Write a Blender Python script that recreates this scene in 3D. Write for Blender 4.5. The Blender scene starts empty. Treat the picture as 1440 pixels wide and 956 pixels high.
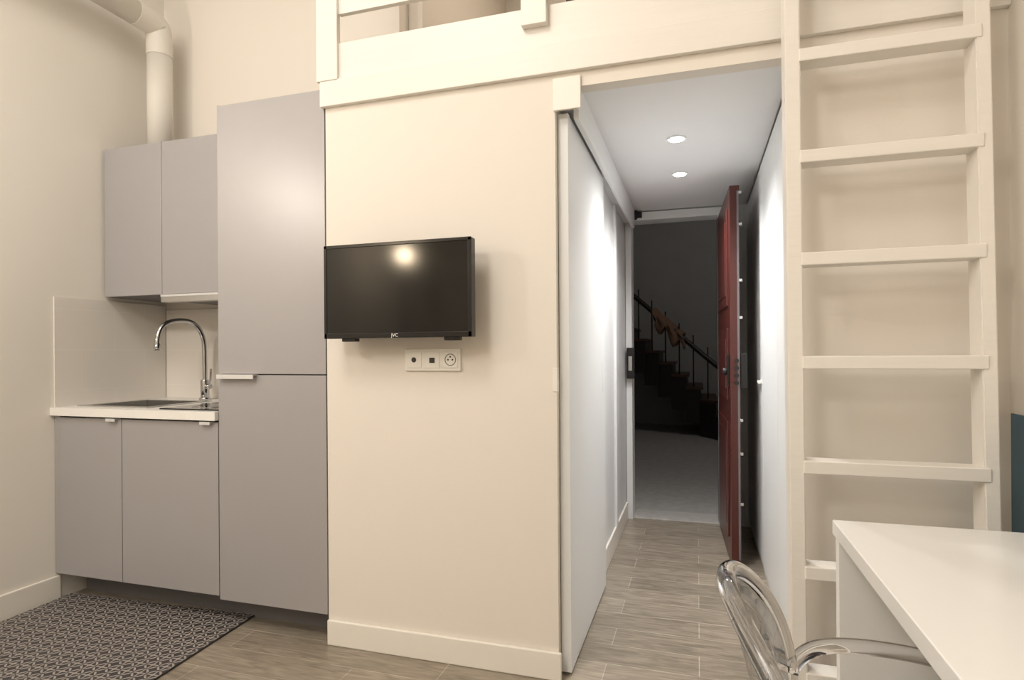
import bpy, bmesh, math, random
from mathutils import Vector, Matrix
S = bpy.context.scene
COL = S.collection

# ------------------------------------------------------------------ materials
def srgb(r, g, b):
    def f(c):
        c /= 255.0
        return c/12.92 if c <= 0.04045 else ((c+0.055)/1.055)**2.4
    return (f(r), f(g), f(b), 1)

def newmat(name):
    m = bpy.data.materials.new(name); m.use_nodes = True
    nt = m.node_tree
    return m, nt, nt.nodes['Principled BSDF']

def mat(name, col, rough=0.5, metal=0.0, var=0.04, scale=6.0, bump=0.0, bscale=60, coat=0.0, spec=0.5):
    m, nt, b = newmat(name)
    tc = nt.nodes.new('ShaderNodeTexCoord')
    n = nt.nodes.new('ShaderNodeTexNoise'); n.inputs['Scale'].default_value = scale; n.inputs['Detail'].default_value = 4
    nt.links.new(tc.outputs['Object'], n.inputs['Vector'])
    mx = nt.nodes.new('ShaderNodeMix'); mx.data_type = 'RGBA'
    mx.inputs[6].default_value = tuple(c*(1-var) for c in col[:3])+(1,)
    mx.inputs[7].default_value = tuple(min(1, c*(1+var)) for c in col[:3])+(1,)
    nt.links.new(n.outputs['Fac'], mx.inputs[0]); nt.links.new(mx.outputs[2], b.inputs['Base Color'])
    b.inputs['Roughness'].default_value = rough; b.inputs['Metallic'].default_value = metal
    b.inputs['Coat Weight'].default_value = coat
    b.inputs['Specular IOR Level'].default_value = spec
    if bump > 0:
        n2 = nt.nodes.new('ShaderNodeTexNoise'); n2.inputs['Scale'].default_value = bscale
        nt.links.new(tc.outputs['Object'], n2.inputs['Vector'])
        bp = nt.nodes.new('ShaderNodeBump'); bp.inputs['Strength'].default_value = bump; bp.inputs['Distance'].default_value = 0.01
        nt.links.new(n2.outputs['Fac'], bp.inputs['Height']); nt.links.new(bp.outputs['Normal'], b.inputs['Normal'])
    return m

def emis(name, col, st):
    m, nt, b = newmat(name)
    b.inputs['Base Color'].default_value = col
    b.inputs['Emission Color'].default_value = col
    b.inputs['Emission Strength'].default_value = st
    return m

def woodpaint(name, col, rough=0.4):
    m, nt, b = newmat(name)
    tc = nt.nodes.new('ShaderNodeTexCoord'); mp = nt.nodes.new('ShaderNodeMapping')
    mp.inputs['Scale'].default_value = (2, 30, 30)
    n = nt.nodes.new('ShaderNodeTexNoise'); n.inputs['Scale'].default_value = 2; n.inputs['Detail'].default_value = 5
    nt.links.new(tc.outputs['Object'], mp.inputs['Vector']); nt.links.new(mp.outputs['Vector'], n.inputs['Vector'])
    mx = nt.nodes.new('ShaderNodeMix'); mx.data_type = 'RGBA'
    mx.inputs[6].default_value = tuple(c*0.96 for c in col[:3])+(1,); mx.inputs[7].default_value = col
    nt.links.new(n.outputs['Fac'], mx.inputs[0]); nt.links.new(mx.outputs[2], b.inputs['Base Color'])
    bp = nt.nodes.new('ShaderNodeBump'); bp.inputs['Strength'].default_value = 0.08; bp.inputs['Distance'].default_value = 0.01
    nt.links.new(n.outputs['Fac'], bp.inputs['Height']); nt.links.new(bp.outputs['Normal'], b.inputs['Normal'])
    b.inputs['Roughness'].default_value = rough
    return m

def floor_mat():
    m, nt, b = newmat('plank_tile')
    L = nt.links.new
    tc = nt.nodes.new('ShaderNodeTexCoord')
    br = nt.nodes.new('ShaderNodeTexBrick')
    br.offset = 0.37; br.inputs['Scale'].default_value = 1.0
    br.inputs['Brick Width'].default_value = 0.9; br.inputs['Row Height'].default_value = 0.15
    br.inputs['Mortar Size'].default_value = 0.0018; br.inputs['Mortar Smooth'].default_value = 0.1
    br.inputs['Color1'].default_value = srgb(146, 137, 124); br.inputs['Color2'].default_value = srgb(166, 156, 142)
    br.inputs['Mortar'].default_value = srgb(188, 179, 165)
    L(tc.outputs['Object'], br.inputs['Vector'])
    mp = nt.nodes.new('ShaderNodeMapping'); mp.inputs['Scale'].default_value = (2.6, 22, 1)
    n = nt.nodes.new('ShaderNodeTexNoise'); n.inputs['Scale'].default_value = 2.2; n.inputs['Detail'].default_value = 9; n.inputs['Distortion'].default_value = 1.4
    L(tc.outputs['Object'], mp.inputs['Vector']); L(mp.outputs['Vector'], n.inputs['Vector'])
    cr = nt.nodes.new('ShaderNodeValToRGB')
    cr.color_ramp.elements[0].position = 0.32; cr.color_ramp.elements[0].color = (0.66, 0.64, 0.61, 1)
    cr.color_ramp.elements[1].position = 0.68; cr.color_ramp.elements[1].color = (1.16, 1.13, 1.1, 1)
    L(n.outputs['Fac'], cr.inputs['Fac'])
    mx = nt.nodes.new('ShaderNodeMix'); mx.data_type = 'RGBA'; mx.blend_type = 'MULTIPLY'; mx.inputs[0].default_value = 1
    L(br.outputs['Color'], mx.inputs[6]); L(cr.outputs['Color'], mx.inputs[7]); L(mx.outputs[2], b.inputs['Base Color'])
    bp = nt.nodes.new('ShaderNodeBump'); bp.inputs['Strength'].default_value = 0.12; bp.inputs['Distance'].default_value = 0.005
    L(n.outputs['Fac'], bp.inputs['Height']); L(bp.outputs['Normal'], b.inputs['Normal'])
    b.inputs['Roughness'].default_value = 0.33
    return m

def tile_mat():
    m, nt, b = newmat('splash_tile'); L = nt.links.new
    tc = nt.nodes.new('ShaderNodeTexCoord'); sx = nt.nodes.new('ShaderNodeSeparateXYZ'); cx = nt.nodes.new('ShaderNodeCombineXYZ')
    ad = nt.nodes.new('ShaderNodeMath'); ad.operation = 'ADD'
    L(tc.outputs['Object'], sx.inputs[0]); L(sx.outputs[0], ad.inputs[0]); L(sx.outputs[1], ad.inputs[1])
    L(ad.outputs[0], cx.inputs[0]); L(sx.outputs[2], cx.inputs[1])
    br = nt.nodes.new('ShaderNodeTexBrick'); br.offset = 0.5
    br.inputs['Scale'].default_value = 1; br.inputs['Brick Width'].default_value = 0.36; br.inputs['Row Height'].default_value = 0.20
    br.inputs['Mortar Size'].default_value = 0.0010
    br.inputs['Color1'].default_value = srgb(230, 224, 216); br.inputs['Color2'].default_value = srgb(230, 224, 216); br.inputs['Mortar'].default_value = srgb(237, 232, 225)
    L(cx.outputs[0], br.inputs['Vector']); L(br.outputs['Color'], b.inputs['Base Color'])
    b.inputs['Roughness'].default_value = 0.22
    return m

def rug_mat():
    m, nt, b = newmat('mat_lattice'); L = nt.links.new
    def M(op, a, bb=None):
        n = nt.nodes.new('ShaderNodeMath'); n.operation = op
        for i, v in enumerate((a, bb)):
            if v is None: continue
            if isinstance(v, (int, float)): n.inputs[i].default_value = v
            else: L(v, n.inputs[i])
        return n.outputs[0]
    tc = nt.nodes.new('ShaderNodeTexCoord'); sx = nt.nodes.new('ShaderNodeSeparateXYZ'); L(tc.outputs['Object'], sx.inputs[0])
    c = 0.058
    fx = M('ABSOLUTE', M('SUBTRACT', M('FRACT', M('DIVIDE', sx.outputs[0], c)), 0.5))
    fy = M('ABSOLUTE', M('SUBTRACT', M('FRACT', M('DIVIDE', sx.outputs[1], c)), 0.5))
    s = M('ADD', fx, fy)
    r = M('FRACT', M('MULTIPLY', s, 2.0))
    ring = M('GREATER_THAN', r, 0.36)
    cross = M('LESS_THAN', M('MINIMUM', fx, fy), 0.05)
    edge = M('GREATER_THAN', M('MAXIMUM', fx, fy), 0.45)
    dark = M('SUBTRACT', ring, M('MULTIPLY', ring, cross))
    dark = M('MAXIMUM', dark, edge)
    mx = nt.nodes.new('ShaderNodeMix'); mx.data_type = 'RGBA'
    mx.inputs[6].default_value = srgb(158, 151, 144); mx.inputs[7].default_value = srgb(62, 59, 60)
    L(dark, mx.inputs[0]); L(mx.outputs[2], b.inputs['Base Color'])
    b.inputs['Roughness'].default_value = 0.6
    return m

def stone_mat():
    return mat('landing_stone', srgb(172, 168, 163), 0.7, var=0.25, scale=14, bump=0.2)

M_wall = mat('wall_paint_cream', srgb(233, 226, 216), 0.75, var=0.01, scale=3, bump=0.03, bscale=180)
M_wallL = mat('wall_paint_left', srgb(232, 227, 218), 0.8, var=0.015, scale=2, bump=0.04, bscale=150)
M_white = mat('white_paint', srgb(234, 235, 235), 0.4, var=0.01)
M_cream = woodpaint('painted_timber', srgb(238, 233, 225))
M_base = mat('baseboard_paint', srgb(238, 233, 224), 0.4, var=0.01)
M_ceil = mat('ceiling_paint', srgb(240, 240, 240), 0.7, var=0.01)
M_grey = mat('cabinet_grey', srgb(170, 167, 168), 0.36, 0.15, var=0.015, scale=2)
M_greyd = mat('cabinet_carcass', srgb(112, 110, 112), 0.5)
M_counter = mat('counter_white', srgb(240, 237, 232), 0.3, var=0.01)
M_steel = mat('brushed_steel', srgb(205, 204, 202), 0.28, 1.0, var=0.05, scale=30)
M_alu = mat('pull_aluminium', srgb(228, 228, 228), 0.35, 0.4, var=0.02)
M_chrome = mat('chrome', srgb(200, 200, 202), 0.1, 1.0, var=0.01)
M_hob = mat('hob_glass', srgb(14, 14, 16), 0.08, var=0.1)
M_screen = mat('tv_screen', srgb(7, 6, 6), 0.11, var=0.05, spec=0.5)
M_black = mat('black_plastic', srgb(16, 15, 16), 0.2, var=0.05)
M_blackm = mat('black_metal', srgb(22, 20, 20), 0.45, var=0.1)
M_plastic = mat('white_plastic', srgb(240, 236, 228), 0.35, var=0.01)
M_hole = mat('socket_dark', srgb(50, 46, 42), 0.5)
M_red = mat('mahogany_paint', srgb(78, 30, 25), 0.35, var=0.2, scale=5, coat=0.15)
M_blue = mat('slate_blue_paint', srgb(80, 106, 122), 0.6, var=0.03)
M_desk = mat('desk_laminate', srgb(240, 239, 236), 0.18, var=0.01)
M_brownw = mat('stair_wood', srgb(78, 52, 40), 0.5, var=0.25, scale=9)
M_iron = mat('stair_iron', srgb(38, 34, 32), 0.45, var=0.1)
M_cloth = mat('cloth_tan', srgb(128, 98, 78), 0.9, var=0.2, scale=12)
M_land = mat('landing_wall', srgb(168, 165, 161), 0.8, var=0.1, scale=2)
M_linen = mat('mattress_fabric', srgb(226, 214, 200), 0.9, var=0.03)
M_duct = mat('duct_paint', srgb(226, 221, 212), 0.5, var=0.01)
M_marble = mat('threshold_marble', srgb(190, 186, 180), 0.35, var=0.3, scale=20)
M_floor = floor_mat(); M_tile = tile_mat(); M_rug = rug_mat(); M_stone = stone_mat()
M_spot = emis('spot_glow', (1, 0.98, 0.95, 1), 30)
M_bulb = emis('lamp_glow', (1, 0.80, 0.55, 1), 90)
m, nt, b = newmat('clear_polycarbonate')
b.inputs['Base Color'].default_value = (0.97, 0.97, 0.98, 1)
b.inputs['Transmission Weight'].default_value = 1; b.inputs['Roughness'].default_value = 0.03; b.inputs['IOR'].default_value = 1.33
M_clear = m

# ------------------------------------------------------------------ helpers
def link(o, parent=None):
    COL.objects.link(o)
    if parent: o.parent = parent
    return o

def empty(name):
    e = bpy.data.objects.new(name, None); e.empty_display_size = 0.1
    return link(e)

def box(name, x0, x1, y0, y1, z0, z1, m, parent=None, bev=0.0, seg=2):
    bm = bmesh.new(); bmesh.ops.create_cube(bm, size=1)
    for v in bm.verts:
        v.co = Vector(((x0+x1)/2+v.co.x*(x1-x0), (y0+y1)/2+v.co.y*(y1-y0), (z0+z1)/2+v.co.z*(z1-z0)))
    if bev > 0:
        bmesh.ops.bevel(bm, geom=bm.edges[:], offset=bev, segments=seg, affect='EDGES', profile=0.5)
    me = bpy.data.meshes.new(name); bm.to_mesh(me); bm.free(); me.materials.append(m)
    return link(bpy.data.objects.new(name, me), parent)

def cyl(name, p0, p1, r, m, parent=None, r2=None, n=32, bev=0.0):
    p0 = Vector(p0); p1 = Vector(p1); d = p1-p0
    bm = bmesh.new()
    bmesh.ops.create_cone(bm, cap_ends=True, segments=n, radius1=r, radius2=r if r2 is None else r2, depth=d.length)
    if bev > 0:
        es = [e for e in bm.edges if abs(e.verts[0].co.z-e.verts[1].co.z) < 1e-6]
        bmesh.ops.bevel(bm, geom=es, offset=bev, segments=3, affect='EDGES', profile=0.5)
    q = d.to_track_quat('Z', 'Y').to_matrix().to_4x4(); q.translation = (p0+p1)/2
    bm.transform(q)
    for f in bm.faces: f.smooth = len(f.verts) == 4
    me = bpy.data.meshes.new(name); bm.to_mesh(me); bm.free(); me.materials.append(m)
    return link(bpy.data.objects.new(name, me), parent)

def tube(name, pts, r, m, parent=None, cyclic=False, res=10, bres=6):
    cu = bpy.data.curves.new(name, 'CURVE'); cu.dimensions = '3D'; cu.bevel_depth = r; cu.bevel_resolution = bres; cu.resolution_u = res
    cu.use_fill_caps = True
    sp = cu.splines.new('NURBS'); sp.points.add(len(pts)-1)
    for i, p in enumerate(pts): sp.points[i].co = (*p, 1)
    sp.order_u = 3; sp.use_endpoint_u = not cyclic; sp.use_cyclic_u = cyclic
    cu.materials.append(m)
    o = bpy.data.objects.new(name+'_c', cu); COL.objects.link(o)
    dg = bpy.context.evaluated_depsgraph_get(); dg.update()
    me = bpy.data.meshes.new_from_object(o.evaluated_get(dg)); bpy.data.objects.remove(o)
    for p in me.polygons: p.use_smooth = True
    return link(bpy.data.objects.new(name, me), parent)

def poly(name, pts, y0, y1, m, parent=None, axis='Y', bev=0):
    def mk(p, t):
        return {'Y': (p[0], t, p[1]), 'X': (t, p[0], p[1]), 'Z': (p[0], p[1], t)}[axis]
    bm = bmesh.new()
    a = [bm.verts.new(mk(p, y0)) for p in pts]; c = [bm.verts.new(mk(p, y1)) for p in pts]
    bm.faces.new(a); bm.faces.new(c[::-1]); n = len(pts)
    for i in range(n): bm.faces.new((a[i], c[i], c[(i+1) % n], a[(i+1) % n]))
    bmesh.ops.recalc_face_normals(bm, faces=bm.faces[:])
    if bev: bmesh.ops.bevel(bm, geom=bm.edges[:], offset=bev, segments=2, affect='EDGES')
    me = bpy.data.meshes.new(name); bm.to_mesh(me); bm.free(); me.materials.append(m)
    return link(bpy.data.objects.new(name, me), parent)

# ------------------------------------------------------------------ dimensions
XL, XR = -2.95, 0.87
YW = 2.09
YK = 2.73
YE = 4.27
XT0, XT1 = -1.43, -0.48
XC = 0.32
ZC = 2.15
ZTOP = 3.9
YB = -2.6

# ------------------------------------------------------------------ room shell
box('floor', XL-0.1, XR+0.1, YB-0.1, YE+0.02, -0.1, 0, M_floor)
box('wall_left', XL-0.1, XL, YB-0.1, YK+0.1, 0, ZTOP, M_wallL)
box('wall_right', XR, XR+0.1, YB-0.1, YE+0.1, 0, ZTOP, M_wall)
box('wall_rear', XL, XR, YB-0.1, YB, 0, ZTOP, M_wall)
box('wall_kitchen', XL, XT0-0.001, YK, YK+0.1, 0, ZTOP, M_wall)
box('ceiling', XL-0.1, XR+0.1, YB-0.1, YE+0.1, ZTOP, ZTOP+0.1, M_ceil)
box('wall_tv', XT0, XT1, YW, YW+0.1, 0, 2.17, M_wall)
box('wall_corridor_left', XT1-0.08, XT1, YW+0.1, YE, 0, 2.17, M_white)
box('wall_mezzanine_side', XT0, XT0+0.08, YK+0.1, YE, 0, ZTOP, M_wall)
box('wall_ladder', XC, XR, YW, YW+0.08, 0, 2.17, M_wall)
box('wall_lintel', XT1, XC, YW, YW+0.06, 2.11, 2.17, M_wall)
box('ceiling_corridor', XT1, XC, YW+0.06, YE, ZC, ZC+0.02, M_ceil)
DX0, DX1, DZ = -0.455, 0.135, 2.09
e = empty('wall_entrance')
box('pier_left', XT0, DX0, YE, YE+0.12, 0, 2.17, M_white, e)
box('pier_right', DX1, XR, YE, YE+0.12, 0, 2.17, M_white, e)
box('above_door', DX0, DX1, YE, YE+0.12, DZ, 2.17, M_white, e)
box('upper', XT0, XR, YE, YE+0.12, 2.17, ZTOP, M_wall, e)

def baseboard(name, x0, x1, y0, y1, h=0.1):
    return box(name, x0, x1, y0, y1, 0, h, M_base, None, 0.004)
baseboard('baseboard_tv_wall', XT0-0.0, XT1+0.012, YW-0.014, YW, 0.1)
baseboard('baseboard_left', XL, XL+0.014, YB, YW+0.02, 0.115)
baseboard('baseboard_corridor_left', XT1, XT1+0.012, 3.06, YE-0.03, 0.12)
baseboard('baseboard_ladder_wall', XC+0.0, XR, YW-0.014, YW, 0.1)

# closets right of corridor
c = empty('corridor_closet')
box('carcass', XC+0.022, XR-0.02, YW+0.09, YE-0.01, 0.0, ZC-0.005, M_white, c)
ys = [YW+0.085, 2.72, 3.30, 3.82, YE-0.005]
for i in range(4):
    box('door_panel_%d' % (i+1), XC, XC+0.02, ys[i]+0.002, ys[i+1]-0.002, 0.06, ZC-0.02, M_white, c, 0.002)
box('plinth', XC+0.012, XC+0.022, YW+0.09, YE-0.01, 0, 0.06, M_white, c)
box('handle', XC-0.018, XC, 3.35, 3.42, 1.0, 1.015, M_plastic, c, 0.003)

# sliding door and track
s = empty('sliding_door')
box('leaf', -0.478, -0.440, 2.125, 2.985, 0.012, 2.035, M_white, s, 0.002)
box('recess_pull', -0.4405, -0.4385, 2.90, 2.93, 0.98, 1.12, M_white, s)
box('floor_guide', -0.473, -0.445, 2.5, 2.54, 0.0, 0.014, M_blackm, s)
box('track_fascia', -0.425, -0.405, YW+0.062, YE-0.09, 2.02, ZC, M_white, s, 0.002)
box('track_top', XT1, -0.425, YW+0.062, YE-0.09, 2.06, ZC, M_white, s)
box('trim_track_cover', XT1-0.005, -0.385, YW-0.012, YW, 2.03, 2.145, M_base, None, 0.002)
t = empty('trim_bathroom_door')
box('jamb_near', XT1, XT1+0.016, 3.08, 3.14, 0.12, 2.06, M_white, t, 0.002)
box('jamb_far', XT1, XT1+0.016, 3.62, 3.68, 0.12, 2.06, M_white, t, 0.002)
box('door_strike_plate', XT1-0.014, XT1+0.002, YW-0.003, YW+0.03, 1.03, 1.115, M_plastic, None, 0.001)

f = empty('door_frame')
box('jamb_left', DX0-0.022, DX0+0.02, YE-0.03, YE+0.12, 0, DZ, M_white, f, 0.003)
box('head', DX0-0.022, DX1+0.05, YE-0.03, YE+0.12, DZ-0.005, DZ+0.05, M_white, f, 0.003)
box('jamb_right', DX1, DX1+0.05, YE-0.03, YE+0.12, 0, DZ, M_white, f, 0.003)
box('threshold', DX0+0.02, DX1, YE-0.01, YE+0.22, 0, 0.012, M_marble, f, 0.003)
k = empty('door_closer_bracket')
box('plate', -0.465, -0.36, YE-0.055, YE-0.031, 2.10, 2.14, M_blackm, k, 0.003)
box('knob', -0.43, -0.39, YE-0.085, YE-0.05, 2.085, 2.145, M_blackm, k, 0.006)
k = empty('door_strike_box')
box('body', -0.467, -0.415, YE-0.075, YE-0.031, 0.985, 1.20, M_blackm, k, 0.004)
box('bolt_keep', -0.455, -0.43, YE-0.08, YE-0.074, 1.04, 1.14, M_steel, k, 0.002)

d = empty('door_1')
W, T, H = 0.82, 0.05, 2.06
box('leaf', 0, T, -W, 0, 0.01, H, M_red, d, 0.003)
for (z0, z1) in ((0.14, 0.78), (0.90, 1.30), (1.42, 1.96)):
    for sx in (-0.008, T-0.002):
        box('moulding_frame', sx, sx+0.010, -W+0.11, -0.11, z0, z1, M_red, d, 0.004)
        box('raised_panel', sx-0.003 if sx < 0 else sx+0.003, sx+0.010 if sx < 0 else sx+0.013, -W+0.17, -0.17, z0+0.06, z1-0.06, M_red, d, 0.004)
box('edge_strip', T-0.014, T-0.004, -W-0.003, -W, 0.05, H-0.03, M_greyd, d)
box('lock_case', T, T+0.035, -W-0.002, -W+0.16, 0.97, 1.16, M_blackm, d, 0.006)
for z in (1.0, 1.04, 1.08, 1.12):
    cyl('bolt', (T*0.6, -W-0.018, z), (T*0.6, -W+0.01, z), 0.011, M_blackm, d)
for z in (0.35, 0.62, 0.8, 1.35, 1.55, 1.85, 2.02):
    box('side_latch', T-0.004, T+0.012, -W-0.005, -W+0.02, z-0.008, z+0.008, M_steel, d, 0.002)
box('door_knob_plate', -0.012, 0, -W+0.05, -W+0.09, 0.98, 1.15, M_blackm, d, 0.002)
cyl('knob', (-0.035, -W+0.07, 1.06), (-0.012, -W+0.07, 1.06), 0.02, M_blackm, d, bev=0.004)
d.location = (0.135, YE-0.035, 0); d.rotation_euler = (0, 0, math.radians(2.5))

for i, y in enumerate((2.85, 3.42)):
    g = empty('recessed_downlight')
    cyl('ring', (-0.085, y, ZC-0.006), (-0.085, y, ZC+0.0), 0.042, M_white, g)
    cyl('lens', (-0.085, y, ZC-0.009), (-0.085, y, ZC-0.005), 0.03, M_spot, g)
    l = bpy.data.lights.new('downlight_beam', 'SPOT'); l.energy = 54; l.spot_size = math.radians(138); l.spot_blend = 1.0; l.shadow_soft_size = 0.035; l.color = (1, 0.985, 0.965)
    lo = link(bpy.data.objects.new('downlight_beam', l), g); lo.location = (-0.085, y, ZC-0.02)

# ------------------------------------------------------------------ stairwell
LX0, LX1, LY1 = -2.0, 1.6, 10.0
box('floor_landing', LX0, LX1, YE+0.02, LY1, -0.1, -0.002, M_stone)
box('wall_landing_back', LX0, LX1, LY1, LY1+0.1, -0.1, 4.2, M_land)
box('wall_landing_left', LX0-0.1, LX0, YE+0.12, LY1, -0.1, 4.2, M_land)
box('wall_landing_right', LX1, LX1+0.1, YE+0.12, LY1, -0.1, 4.2, M_land)
box('ceiling_landing', LX0, LX1, YE+0.12, LY1, 4.2, 4.3, M_land)
st = empty('winding_staircase')
for i in range(11):
    x1 = 0.62-0.19*i; x0 = x1-0.21
    z = 0.17*(i+1)
    yf0 = 8.50+0.05*min(i, 5)-max(0, (3-i))*0.22
    yf1 = 8.50+0.05*min(i+1, 6)-max(0, (2-i))*0.22
    poly('step_%d' % i, [(x0, yf1), (x1, yf0), (x1, 9.9), (x0, 9.9)], max(0, z-0.5), z-0.035, M_iron, st, 'Z')
    poly('tread_%d' % i, [(x0, yf1-0.02), (x1+0.03, yf0-0.02), (x1+0.03, 9.9), (x0, 9.9)], z-0.035, z, M_brownw, st, 'Z')
    if i > 0:
        yb = 8.62+0.035*i
        cyl('baluster_%d' % i, (x1-0.1, yb, z), (x1-0.1, yb, z+0.72), 0.010, M_iron, st, n=10)
tube('handrail', [(0.62, 8.46, 0.72), (0.56, 8.5, 0.74), (0.42, 8.60, 0.84), (0.1, 8.68, 1.10), (-0.5, 8.80, 1.65), (-1.0, 8.9, 2.10), (-1.5, 8.95, 2.55)], 0.034, M_iron, st)
cyl('newel', (0.62, 8.46, 0.17), (0.62, 8.46, 0.72), 0.035, M_iron, st)
random.seed(4)
bm = bmesh.new(); nx, ny = 14, 14; vs = []
for i in range(nx+1):
    row = []
    for j in range(ny+1):
        x = -0.58+0.40*i/nx; s_ = (j/ny-0.5)*2
        zr = 1.16+(0.04-x)*0.92
        y = 8.77+0.07*math.tanh(s_*4)+0.02*math.sin(i*1.3)
        z = zr+0.06-0.30*abs(s_)**1.3*(0.8+0.3*math.sin(i*0.9))+0.02*random.random()
        row.append(bm.verts.new((x+0.03*math.sin(j), y, z)))
    vs.append(row)
for i in range(nx):
    for j in range(ny): bm.faces.new((vs[i][j], vs[i+1][j], vs[i+1][j+1], vs[i][j+1]))
for f_ in bm.faces: f_.smooth = True
me = bpy.data.meshes.new('draped_coat'); bm.to_mesh(me); bm.free(); me.materials.append(M_cloth)
o = link(bpy.data.objects.new('draped_coat', me), st); md = o.modifiers.new('s', 'SOLIDIFY'); md.thickness = 0.01
l = bpy.data.lights.new('landing_lamp_light', 'POINT'); l.energy = 20; l.color = (1, 0.98, 0.95); l.shadow_soft_size = 0.2
lo = link(bpy.data.objects.new('landing_light', l)); lo.location = (0.9, 7.0, 3.2)

# ------------------------------------------------------------------ kitchen
k = empty('kitchen_base_cabinet')
XD = -2.524; XF = -1.975
box('carcass', XL+0.02, XF-0.002, YW+0.021, YK-0.012, 0.13, 0.76, M_greyd, k)
box('side_left', XL+0.02, XL+0.036, YW+0.021, YK-0.012, 0.76, 0.885, M_greyd, k)
box('side_right', XF-0.018, XF-0.002, YW+0.021, YK-0.012, 0.76, 0.885, M_greyd, k)
box('plinth', XL+0.02, XF-0.002, YW+0.14, YW+0.155, 0.0, 0.13, M_greyd, k)
box('door_left', XL+0.04, XD-0.002, YW, YW+0.02, 0.13, 0.878, M_grey, k, 0.0015)
box('door_right', XD+0.002, XF-0.003, YW, YW+0.02, 0.13, 0.878, M_grey, k, 0.0015)
box('pull_left', XD-0.075, XD-0.02, YW-0.018, YW+0.012, 0.876, 0.881, M_alu, k)
box('pull_left_lip', XD-0.075, XD-0.02, YW-0.019, YW-0.016, 0.868, 0.881, M_alu, k)
box('pull_right', XF-0.085, XF-0.03, YW-0.018, YW+0.012, 0.876, 0.881, M_alu, k)
box('pull_right_lip', XF-0.085, XF-0.03, YW-0.019, YW-0.016, 0.868, 0.881, M_alu, k)
box('side_filler', XL+0.002, XL+0.038, YW+0.002, YW+0.02, 0.13, 0.885, M_grey, k)
SX0, SX1, SY0, SY1 = -2.86, -2.46, 2.17, 2.52
k = empty('kitchen_countertop')
z0, z1 = 0.887, 0.925
box('front_strip', XL+0.001, XF-0.002, YW-0.02, SY0, z0, z1, M_counter, k, 0.0)
box('rear_strip', XL+0.001, XF-0.002, SY1, YK-0.001, z0, z1, M_counter, k)
box('left_strip', XL+0.001, SX0, SY0, SY1, z0, z1, M_counter, k)
box('right_strip', SX1, XF-0.002, SY0, SY1, z0, z1, M_counter, k)
k = empty('kitchen_sink')
rz = z1
def ring(name, x0, x1, y0, y1, w, za, zb, m, par):
    box(name+'_f', x0, x1, y0, y0+w, za, zb, m, par); box(name+'_b', x0, x1, y1-w, y1, za, zb, m, par)
    box(name+'_l', x0, x0+w, y0+w, y1-w, za, zb, m, par); box(name+'_r', x1-w, x1, y0+w, y1-w, za, zb, m, par)
ring('rim', SX0-0.02, SX1+0.02, SY0-0.02, SY1+0.02, 0.035, rz, rz+0.004, M_steel, k)
ring('bowl_wall', SX0+0.005, SX1-0.005, SY0+0.005, SY1-0.005, 0.006, rz-0.15, rz, M_steel, k)
box('bowl_bottom', SX0+0.005, SX1-0.005, SY0+0.005, SY1-0.005, rz-0.155, rz-0.15, M_steel, k)
cyl('drain', (-2.66, 2.34, rz-0.15), (-2.66, 2.34, rz-0.146), 0.04, M_chrome, k)
k = empty('kitchen_faucet')
fx, fy = -2.565, 2.62
cyl('base_ring', (fx, fy, z1), (fx, fy, z1+0.012), 0.03, M_chrome, k, bev=0.003)
cyl('body', (fx, fy, z1+0.01), (fx, fy, z1+0.11), 0.022, M_chrome, k, bev=0.003)
tube('spout', [(fx, fy, z1+0.10), (fx, fy, z1+0.24), (fx, fy-0.005, z1+0.34), (fx-0.005, fy-0.06, z1+0.42), (fx-0.02, fy-0.16, z1+0.43), (fx-0.03, fy-0.245, z1+0.40), (fx-0.035, fy-0.27, z1+0.33), (fx-0.035, fy-0.27, z1+0.29)], 0.012, M_chrome, k)
cyl('aerator', (fx-0.035, fy-0.27, z1+0.27), (fx-0.035, fy-0.27, z1+0.305), 0.015, M_chrome, k)
cyl('lever_pivot', (fx, fy, z1+0.07), (fx+0.045, fy-0.01, z1+0.075), 0.014, M_chrome, k)
tube('lever', [(fx+0.035, fy-0.01, z1+0.075), (fx+0.05, fy-0.01, z1+0.10), (fx+0.055, fy-0.015, z1+0.17)], 0.006, M_chrome, k)
k = empty('induction_hob')
box('glass', -2.33, -1.995, 2.115, 2.60, z1, z1+0.006, M_hob, k, 0.002)
for y in (2.24, 2.47):
    tube('zone_mark', [(-2.16+0.08*math.cos(a*math.pi/6), y+0.08*math.sin(a*math.pi/6), z1+0.0065) for a in range(12)], 0.0007, M_steel, k, True, bres=1)
box('tiled_backsplash', XL+0.001, XL+0.008, YW-0.0, YK-0.012, z1+0.0005, 1.455, M_tile)
box('tiled_backsplash', XL+0.009, XF-0.002, YK-0.009, YK-0.001, z1+0.0005, 1.43, M_tile)
k = empty('kitchen_wall_cabinet')
YU = 2.345; XU = -2.56; ZU0, ZU1 = 1.475, 2.24
box('carcass', XL+0.002, XF-0.002, YU+0.02, YK-0.01, ZU0, ZU1-0.002, M_greyd, k)
box('door_left', XL+0.012, XU-0.0015, YU, YU+0.019, ZU0, ZU1, M_grey, k, 0.0015)
box('door_right', XU+0.0015, XF-0.003, YU, YU+0.019, ZU0, ZU1, M_grey, k, 0.0015)
k = empty('range_hood')
box('body', XU+0.01, XF-0.003, YU+0.03, YK-0.02, ZU0-0.03, ZU0-0.001, M_greyd, k)
box('visor', XU+0.005, XF-0.003, YU-0.012, YU+0.03, ZU0-0.042, ZU0-0.003, M_steel, k, 0.003)
box('visor_lip', XU+0.005, XF-0.003, YU-0.014, YU-0.008, ZU0-0.014, ZU0-0.003, M_alu, k, 0.001)
k = empty('tall_fridge_cabinet')
XA, XB = -1.973, -1.434
box('carcass', XA, XB, YW+0.02, YK-0.01, 0.115, 2.243, M_greyd, k)
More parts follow.
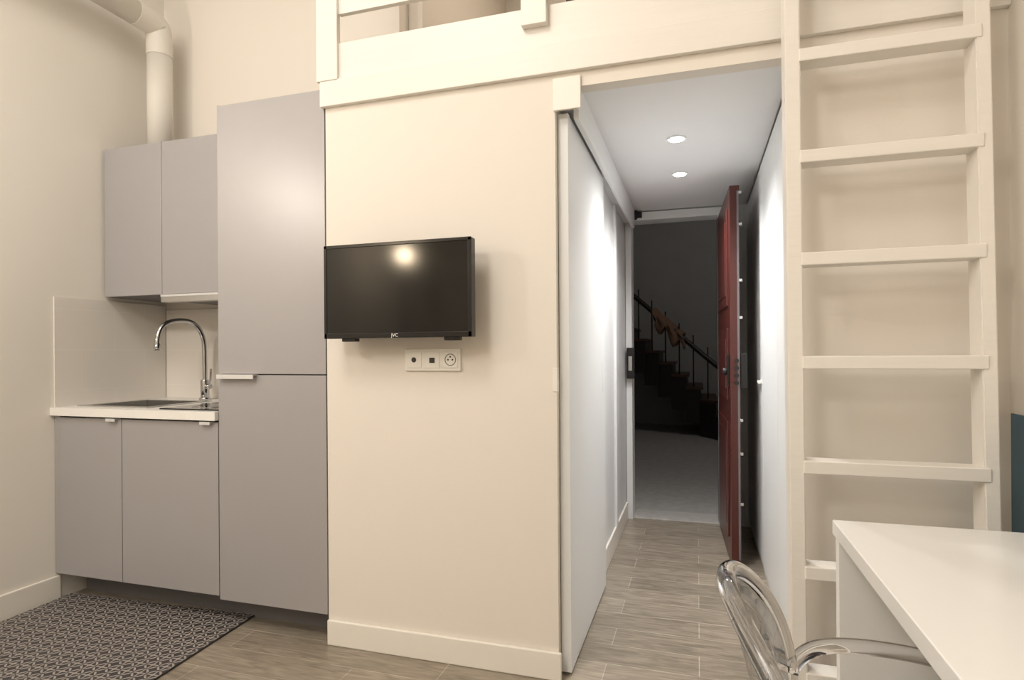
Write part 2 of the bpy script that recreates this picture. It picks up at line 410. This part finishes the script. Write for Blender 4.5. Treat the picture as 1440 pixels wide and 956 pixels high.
box('side_panel_left', XA, XA+0.016, YW+0.0005, YK-0.011, 0.116, 2.244, M_grey, k)
box('door_upper', XA+0.002, XB-0.002, YW, YW+0.0195, 1.088, 2.242, M_grey, k, 0.0015)
box('door_lower', XA+0.002, XB-0.002, YW, YW+0.0195, 0.115, 1.083, M_grey, k, 0.0015)
box('pull_top', XA+0.012, XA+0.20, YW-0.024, YW+0.01, 1.082, 1.086, M_alu, k)
box('pull_lip', XA+0.012, XA+0.20, YW-0.026, YW-0.022, 1.068, 1.086, M_alu, k)
box('plinth', XA, XB, YW+0.12, YW+0.135, 0, 0.115, M_greyd, k)
for i in range(22):
    x = XA+0.05+i*0.02
    box('vent_slot_%d' % i, x, x+0.012, YW+0.03, YW+0.118, 0.108, 0.1145, M_hole, k)
k = empty('ventilation_duct')
dx, dy, r = -2.80, 2.56, 0.062
cyl('riser', (dx, dy, ZU1-0.001), (dx, dy, 2.83), r, M_duct, k)
tube('elbow', [(dx, dy, 2.80), (dx, dy, 2.90), (dx, dy-0.01, 2.955), (dx, dy-0.06, 2.965), (dx, dy-0.16, 2.965)], r+0.003, M_duct, k)
cyl('run', (dx, dy-0.15, 2.965), (dx, 0.2, 2.965), r, M_duct, k)
cyl('wall_outlet', (dx, 0.2, 2.965), (XL, 0.2, 2.965), r, M_duct, k)

o = box('kitchen_floor_mat', -0.52, 0.52, -0.5, 0.5, 0.0, 0.010, M_rug, None, 0.003)
o.location = (-2.39, 1.69, 0); o.rotation_euler = (0, 0, math.radians(3))

# ------------------------------------------------------------------ TV
k = empty('wall_television')
ty = 1.965
TX0, TX1, TZ0, TZ1 = -1.357, -0.757, 1.228, 1.581
ring_b = 0.013
box('shell', TX0, TX1, ty+0.004, ty+0.045, TZ0, TZ1, M_black, k, 0.004)
box('rear_bulge', TX0+0.08, TX1-0.08, ty+0.044, ty+0.07, TZ0+0.03, TZ1-0.08, M_black, k, 0.008)
box('bezel_top', TX0, TX1, ty, ty+0.006, TZ1-ring_b, TZ1, M_black, k, 0.002)
box('bezel_bottom', TX0, TX1, ty, ty+0.006, TZ0, TZ0+0.02, M_black, k, 0.002)
box('bezel_left', TX0, TX0+ring_b, ty, ty+0.006, TZ0, TZ1, M_black, k, 0.002)
box('bezel_right', TX1-ring_b, TX1, ty, ty+0.006, TZ0, TZ1, M_black, k, 0.002)
box('screen', TX0+ring_b, TX1-ring_b, ty+0.002, ty+0.005, TZ0+0.02, TZ1-ring_b, M_screen, k)
for x in (TX0+0.07, TX1-0.11): box('foot_stub', x, x+0.06, ty+0.01, ty+0.04, TZ0-0.012, TZ0+0.002, M_black, k, 0.003)
box('wall_bracket', -1.12, -1.0, ty+0.069, YW, 1.33, 1.48, M_blackm, k)
cu = bpy.data.curves.new('brand_text', 'FONT'); cu.body = 'JVC'; cu.size = 0.018; cu.extrude = 0.0004; cu.align_x = 'CENTER'
cu.materials.append(M_plastic)
o = link(bpy.data.objects.new('badge_tmp', cu)); bpy.context.view_layer.update()
me = bpy.data.meshes.new_from_object(o.evaluated_get(bpy.context.evaluated_depsgraph_get())); bpy.data.objects.remove(o)
o = link(bpy.data.objects.new('badge', me), k); o.rotation_euler = (math.pi/2, 0, 0); o.location = (-1.057, ty-0.001, TZ0+0.004)
k = empty('wall_socket_strip')
sx0 = -1.077; sw = 0.075; sz0, sz1 = 1.103, 1.188
box('frame', sx0, sx0+3*sw+0.006, YW-0.010, YW, sz0, sz1, M_plastic, k, 0.003)
for i in range(3):
    cxs = sx0+0.003+sw*(i+0.5)
    box('module_%d' % i, cxs-0.030, cxs+0.030, YW-0.0125, YW-0.009, sz0+0.012, sz1-0.012, M_plastic, k, 0.001)
zc = (sz0+sz1)/2
cyl('tv_jack', (sx0+0.04, YW-0.0135, zc), (sx0+0.04, YW-0.012, zc), 0.010, M_hole, k)
box('data_jack', sx0+0.105, sx0+0.127, YW-0.0135, YW-0.012, zc-0.012, zc+0.008, M_hole, k)
tube('power_rim', [(sx0+0.191+0.022*math.cos(a*math.pi/6), YW-0.0125, zc+0.022*math.sin(a*math.pi/6)) for a in range(12)], 0.0015, M_greyd, k, True)
for a, b_ in ((-0.009, 0), (0.009, 0), (0, 0.011)):
    cyl('pin', (sx0+0.191+a, YW-0.014, zc+b_), (sx0+0.191+a, YW-0.012, zc+b_), 0.0032, M_hole, k, n=12)

# ------------------------------------------------------------------ mezzanine
box('floor_mezzanine', XT0, XR, YW+0.0, YE, 2.172, 2.30, M_cream)
k = empty('mezzanine_guard_rail')
box('fascia_lower', XT0-0.012, XR, YW-0.022, YW-0.0, 2.162, 2.265, M_cream, k, 0.002)
box('fascia_upper', XT0+0.07, XR, YW-0.012, YW-0.0005, 2.265, 2.41, M_cream, k, 0.002)
box('corner_post', XT0-0.024, XT0+0.072, YW-0.026, YW-0.001, 2.262, 3.2, M_cream, k, 0.002)
box('middle_post', -0.593, -0.50, YW-0.042, YW-0.012, 2.335, 3.2, M_cream, k, 0.002)
box('guard_rail', XT0+0.07, 0.25, YW-0.012, YW+0.01, 2.525, 2.63, M_cream, k, 0.002)
box('guard_rail_top', XT0+0.07, 0.25, YW-0.012, YW+0.01, 2.82, 2.92, M_cream, k, 0.002)
box('hand_cap', XT0-0.02, 0.25, YW-0.045, YW+0.03, 3.2, 3.23, M_cream, k, 0.003)
k = empty('loft_bed')
box('frame', -0.9, 0.6, 2.70, 3.9, 2.301, 2.50, M_red, k, 0.005)
box('mattress', -0.88, 0.58, 2.72, 3.88, 2.50, 2.66, M_linen, k, 0.03)
box('headboard', -0.55, 0.6, 2.62, 2.68, 2.301, 2.95, M_brownw, k, 0.01)

# ------------------------------------------------------------------ ladder
k = empty('loft_ladder')
def ladder_y(z): return 1.885 + 0.065*(z/2.1)
zt = 3.1
for nm, x0, x1 in (('rail_left', 0.256, 0.298), ('rail_right', 0.737, 0.773)):
    bm = bmesh.new(); vs = []
    for z in (0, zt):
        y = ladder_y(z)
        vs.append([bm.verts.new((x, yy, z)) for x, yy in ((x0, y), (x1, y), (x1, y+0.08), (x0, y+0.08))])
    bm.faces.new(vs[0][::-1]); bm.faces.new(vs[1])
    for i in range(4): bm.faces.new((vs[0][i], vs[0][(i+1) % 4], vs[1][(i+1) % 4], vs[1][i]))
    bmesh.ops.bevel(bm, geom=bm.edges[:], offset=0.003, segments=2, affect='EDGES')
    me = bpy.data.meshes.new(nm); bm.to_mesh(me); bm.free(); me.materials.append(M_cream); link(bpy.data.objects.new(nm, me), k)
for i in range(9):
    z = 0.225+0.3035*i
    y = ladder_y(z)
    box('rung_%d' % i, 0.294, 0.752, y-0.004, y+0.066, z-0.019, z+0.019, M_cream, k, 0.003)

box('wall_panel_blue', XR-0.006, XR, -0.6, YW-0.015, 0.1, 0.985, M_blue, None)

# ------------------------------------------------------------------ desk
k = empty('desk')
box('top', 0.318, XR-0.01, 0.1, 1.655, 0.715, 0.75, M_desk, k, 0.002)
box('end_panel_far', 0.325, XR-0.015, 1.62, 1.652, 0.0, 0.715, M_desk, k, 0.001)
box('end_panel_near', 0.325, XR-0.015, 0.103, 0.135, 0.0, 0.715, M_desk, k, 0.001)
box('modesty_rail', XR-0.035, XR-0.017, 0.135, 1.62, 0.50, 0.715, M_desk, k)

# ------------------------------------------------------------------ transparent armchair (faces +x)
k = empty('transparent_armchair')
def sq(n, f): return [f(2*math.pi*i/n) for i in range(n)]
CY = 0.90
def bk(y, z): return (0.130-(z-0.45)*0.24 + 0.075*((y/0.25)**2), CY+y, z)
oval = sq(16, lambda a: bk(0.235*math.cos(a), 0.665+0.185*math.sin(a)))
tube('back_frame', oval, 0.013, M_clear, k, True)
bm = bmesh.new()
nr, na = 5, 32
rows = []
for j in range(nr+1):
    r = j/nr
    rows.append([bk(0.225*r*math.cos(2*math.pi*i/na), 0.665+0.175*r*math.sin(2*math.pi*i/na)) for i in range(na)])
c0 = bm.verts.new(rows[0][0]); prev = None
for j in range(1, nr+1):
    cur = [bm.verts.new(p) for p in rows[j]]
    for i in range(na):
        if prev is None: bm.faces.new((c0, cur[i], cur[(i+1) % na]))
        else: bm.faces.new((prev[i], cur[i], cur[(i+1) % na], prev[(i+1) % na]))
    prev = cur
for f_ in bm.faces: f_.smooth = True
bmesh.ops.solidify(bm, geom=bm.faces[:], thickness=0.006)
me = bpy.data.meshes.new('back_panel'); bm.to_mesh(me); bm.free(); me.materials.append(M_clear); link(bpy.data.objects.new('back_panel', me), k)
seat = []
sgn = lambda v: (1 if v >= 0 else -1)
for i in range(32):
    a = 2*math.pi*i/32; ca, sa = math.cos(a), math.sin(a)
    x = 0.36+0.225*sgn(ca)*abs(ca)**0.6; y = CY+(0.225+0.03*(ca))*sgn(sa)*abs(sa)**0.6
    seat.append((x, y))
poly('seat', seat, 0.445, 0.465, M_clear, k, 'Z', 0.004)
poly('seat_apron', [(0.36+(x-0.36)*0.96, CY+(y-CY)*0.96) for x, y in seat], 0.40, 0.445, M_clear, k, 'Z', 0.004)
for sy in (-1, 1):
    tube('stile', [bk(sy*0.13, 0.51), (0.15, CY+sy*0.16, 0.48), (0.165, CY+sy*0.19, 0.45), (0.165, CY+sy*0.19, 0.42)], 0.014, M_clear, k)
    tube('arm', [bk(sy*0.225, 0.62), (0.17, CY+sy*0.25, 0.645), (0.24, CY+sy*0.275, 0.655), (0.36, CY+sy*0.28, 0.65), (0.43, CY+sy*0.275, 0.635), (0.46, CY+sy*0.265, 0.59), (0.45, CY+sy*0.25, 0.54), (0.46, CY+sy*0.23, 0.47), (0.465, CY+sy*0.215, 0.43)], 0.013, M_clear, k)
    cyl('leg_front', (0.535, CY+sy*0.20, 0.0), (0.525, CY+sy*0.20, 0.41), 0.013, M_clear, k, r2=0.023)
    cyl('leg_rear', (0.11, CY+sy*0.19, 0.0), (0.19, CY+sy*0.18, 0.41), 0.013, M_clear, k, r2=0.022)

# ------------------------------------------------------------------ lamps in the living area
def globe(name, par, loc, r, m):
    bm = bmesh.new(); bmesh.ops.create_uvsphere(bm, u_segments=32, v_segments=16, radius=r)
    for f_ in bm.faces: f_.smooth = True
    bmesh.ops.translate(bm, verts=bm.verts[:], vec=loc)
    me = bpy.data.meshes.new(name); bm.to_mesh(me); bm.free(); me.materials.append(m); link(bpy.data.objects.new(name, me), par)
k = empty('globe_floor_lamp')
lx, ly, lz = -2.55, -1.0, 2.07
cyl('base', (lx, ly, 0), (lx, ly, 0.02), 0.15, M_blackm, k, bev=0.004)
cyl('pole', (lx, ly, 0.02), (lx, ly, lz-0.06), 0.012, M_blackm, k)
globe('globe', k, (lx, ly, lz), 0.07, M_bulb)
l = bpy.data.lights.new('sconce_bulb', 'POINT'); l.energy = 26; l.color = (1.0, 0.92, 0.82); l.shadow_soft_size = 0.05
k = empty('wall_sconce')
cyl('backplate', (XL, 0.62, 2.2), (XL+0.02, 0.62, 2.2), 0.06, M_alu, k, bev=0.004)
cyl('arm', (XL+0.02, 0.62, 2.2), (XL+0.25, 0.62, 2.2), 0.01, M_alu, k)
cyl('cup', (XL+0.24, 0.62, 2.16), (XL+0.24, 0.62, 2.21), 0.035, M_alu, k)
lo = link(bpy.data.objects.new('sconce_bulb', l), k); lo.location = (XL+0.36, 0.62, 2.24)

def area(name, loc, target, size, power, col):
    l = bpy.data.lights.new(name, 'AREA'); l.shape = 'DISK'; l.size = size; l.energy = power; l.color = col
    o = link(bpy.data.objects.new(name, l)); o.location = loc
    o.rotation_euler = (Vector(target)-Vector(loc)).to_track_quat('-Z', 'Y').to_euler()
    return o
area('ceiling_light_room', (-1.4, 0.0, 3.8), (-1.4, 0.6, 0), 1.2, 42, (1.0, 0.95, 0.88))
area('ceiling_light_rear', (-1.6, -1.8, 3.3), (-1.2, 2.0, 1.2), 0.8, 34, (1.0, 0.95, 0.88))
area('loft_light', (-0.3, 3.2, 3.8), (-0.3, 3.2, 2), 0.5, 9, (1.0, 0.86, 0.7))

wd = bpy.data.worlds.new('World'); S.world = wd; wd.use_nodes = True
wd.node_tree.nodes['Background'].inputs[0].default_value = (0.5, 0.6, 0.8, 1); wd.node_tree.nodes['Background'].inputs[1].default_value = 0.1

# ------------------------------------------------------------------ camera
cam = bpy.data.cameras.new('Camera'); co = bpy.data.objects.new('Camera', cam); COL.objects.link(co)
cam.sensor_width = 36; cam.lens = 841/1440*36; cam.shift_y = 18/1440; cam.clip_start = 0.02
R = Matrix.Rotation(math.radians(17.2), 4, 'Z') @ Matrix.Rotation(math.radians(90), 4, 'X') @ Matrix.Rotation(math.radians(-0.4), 4, 'Z')
co.matrix_world = Matrix.Translation((0, 0, 1.17)) @ R
S.camera = co
S.view_settings.view_transform = 'Standard'
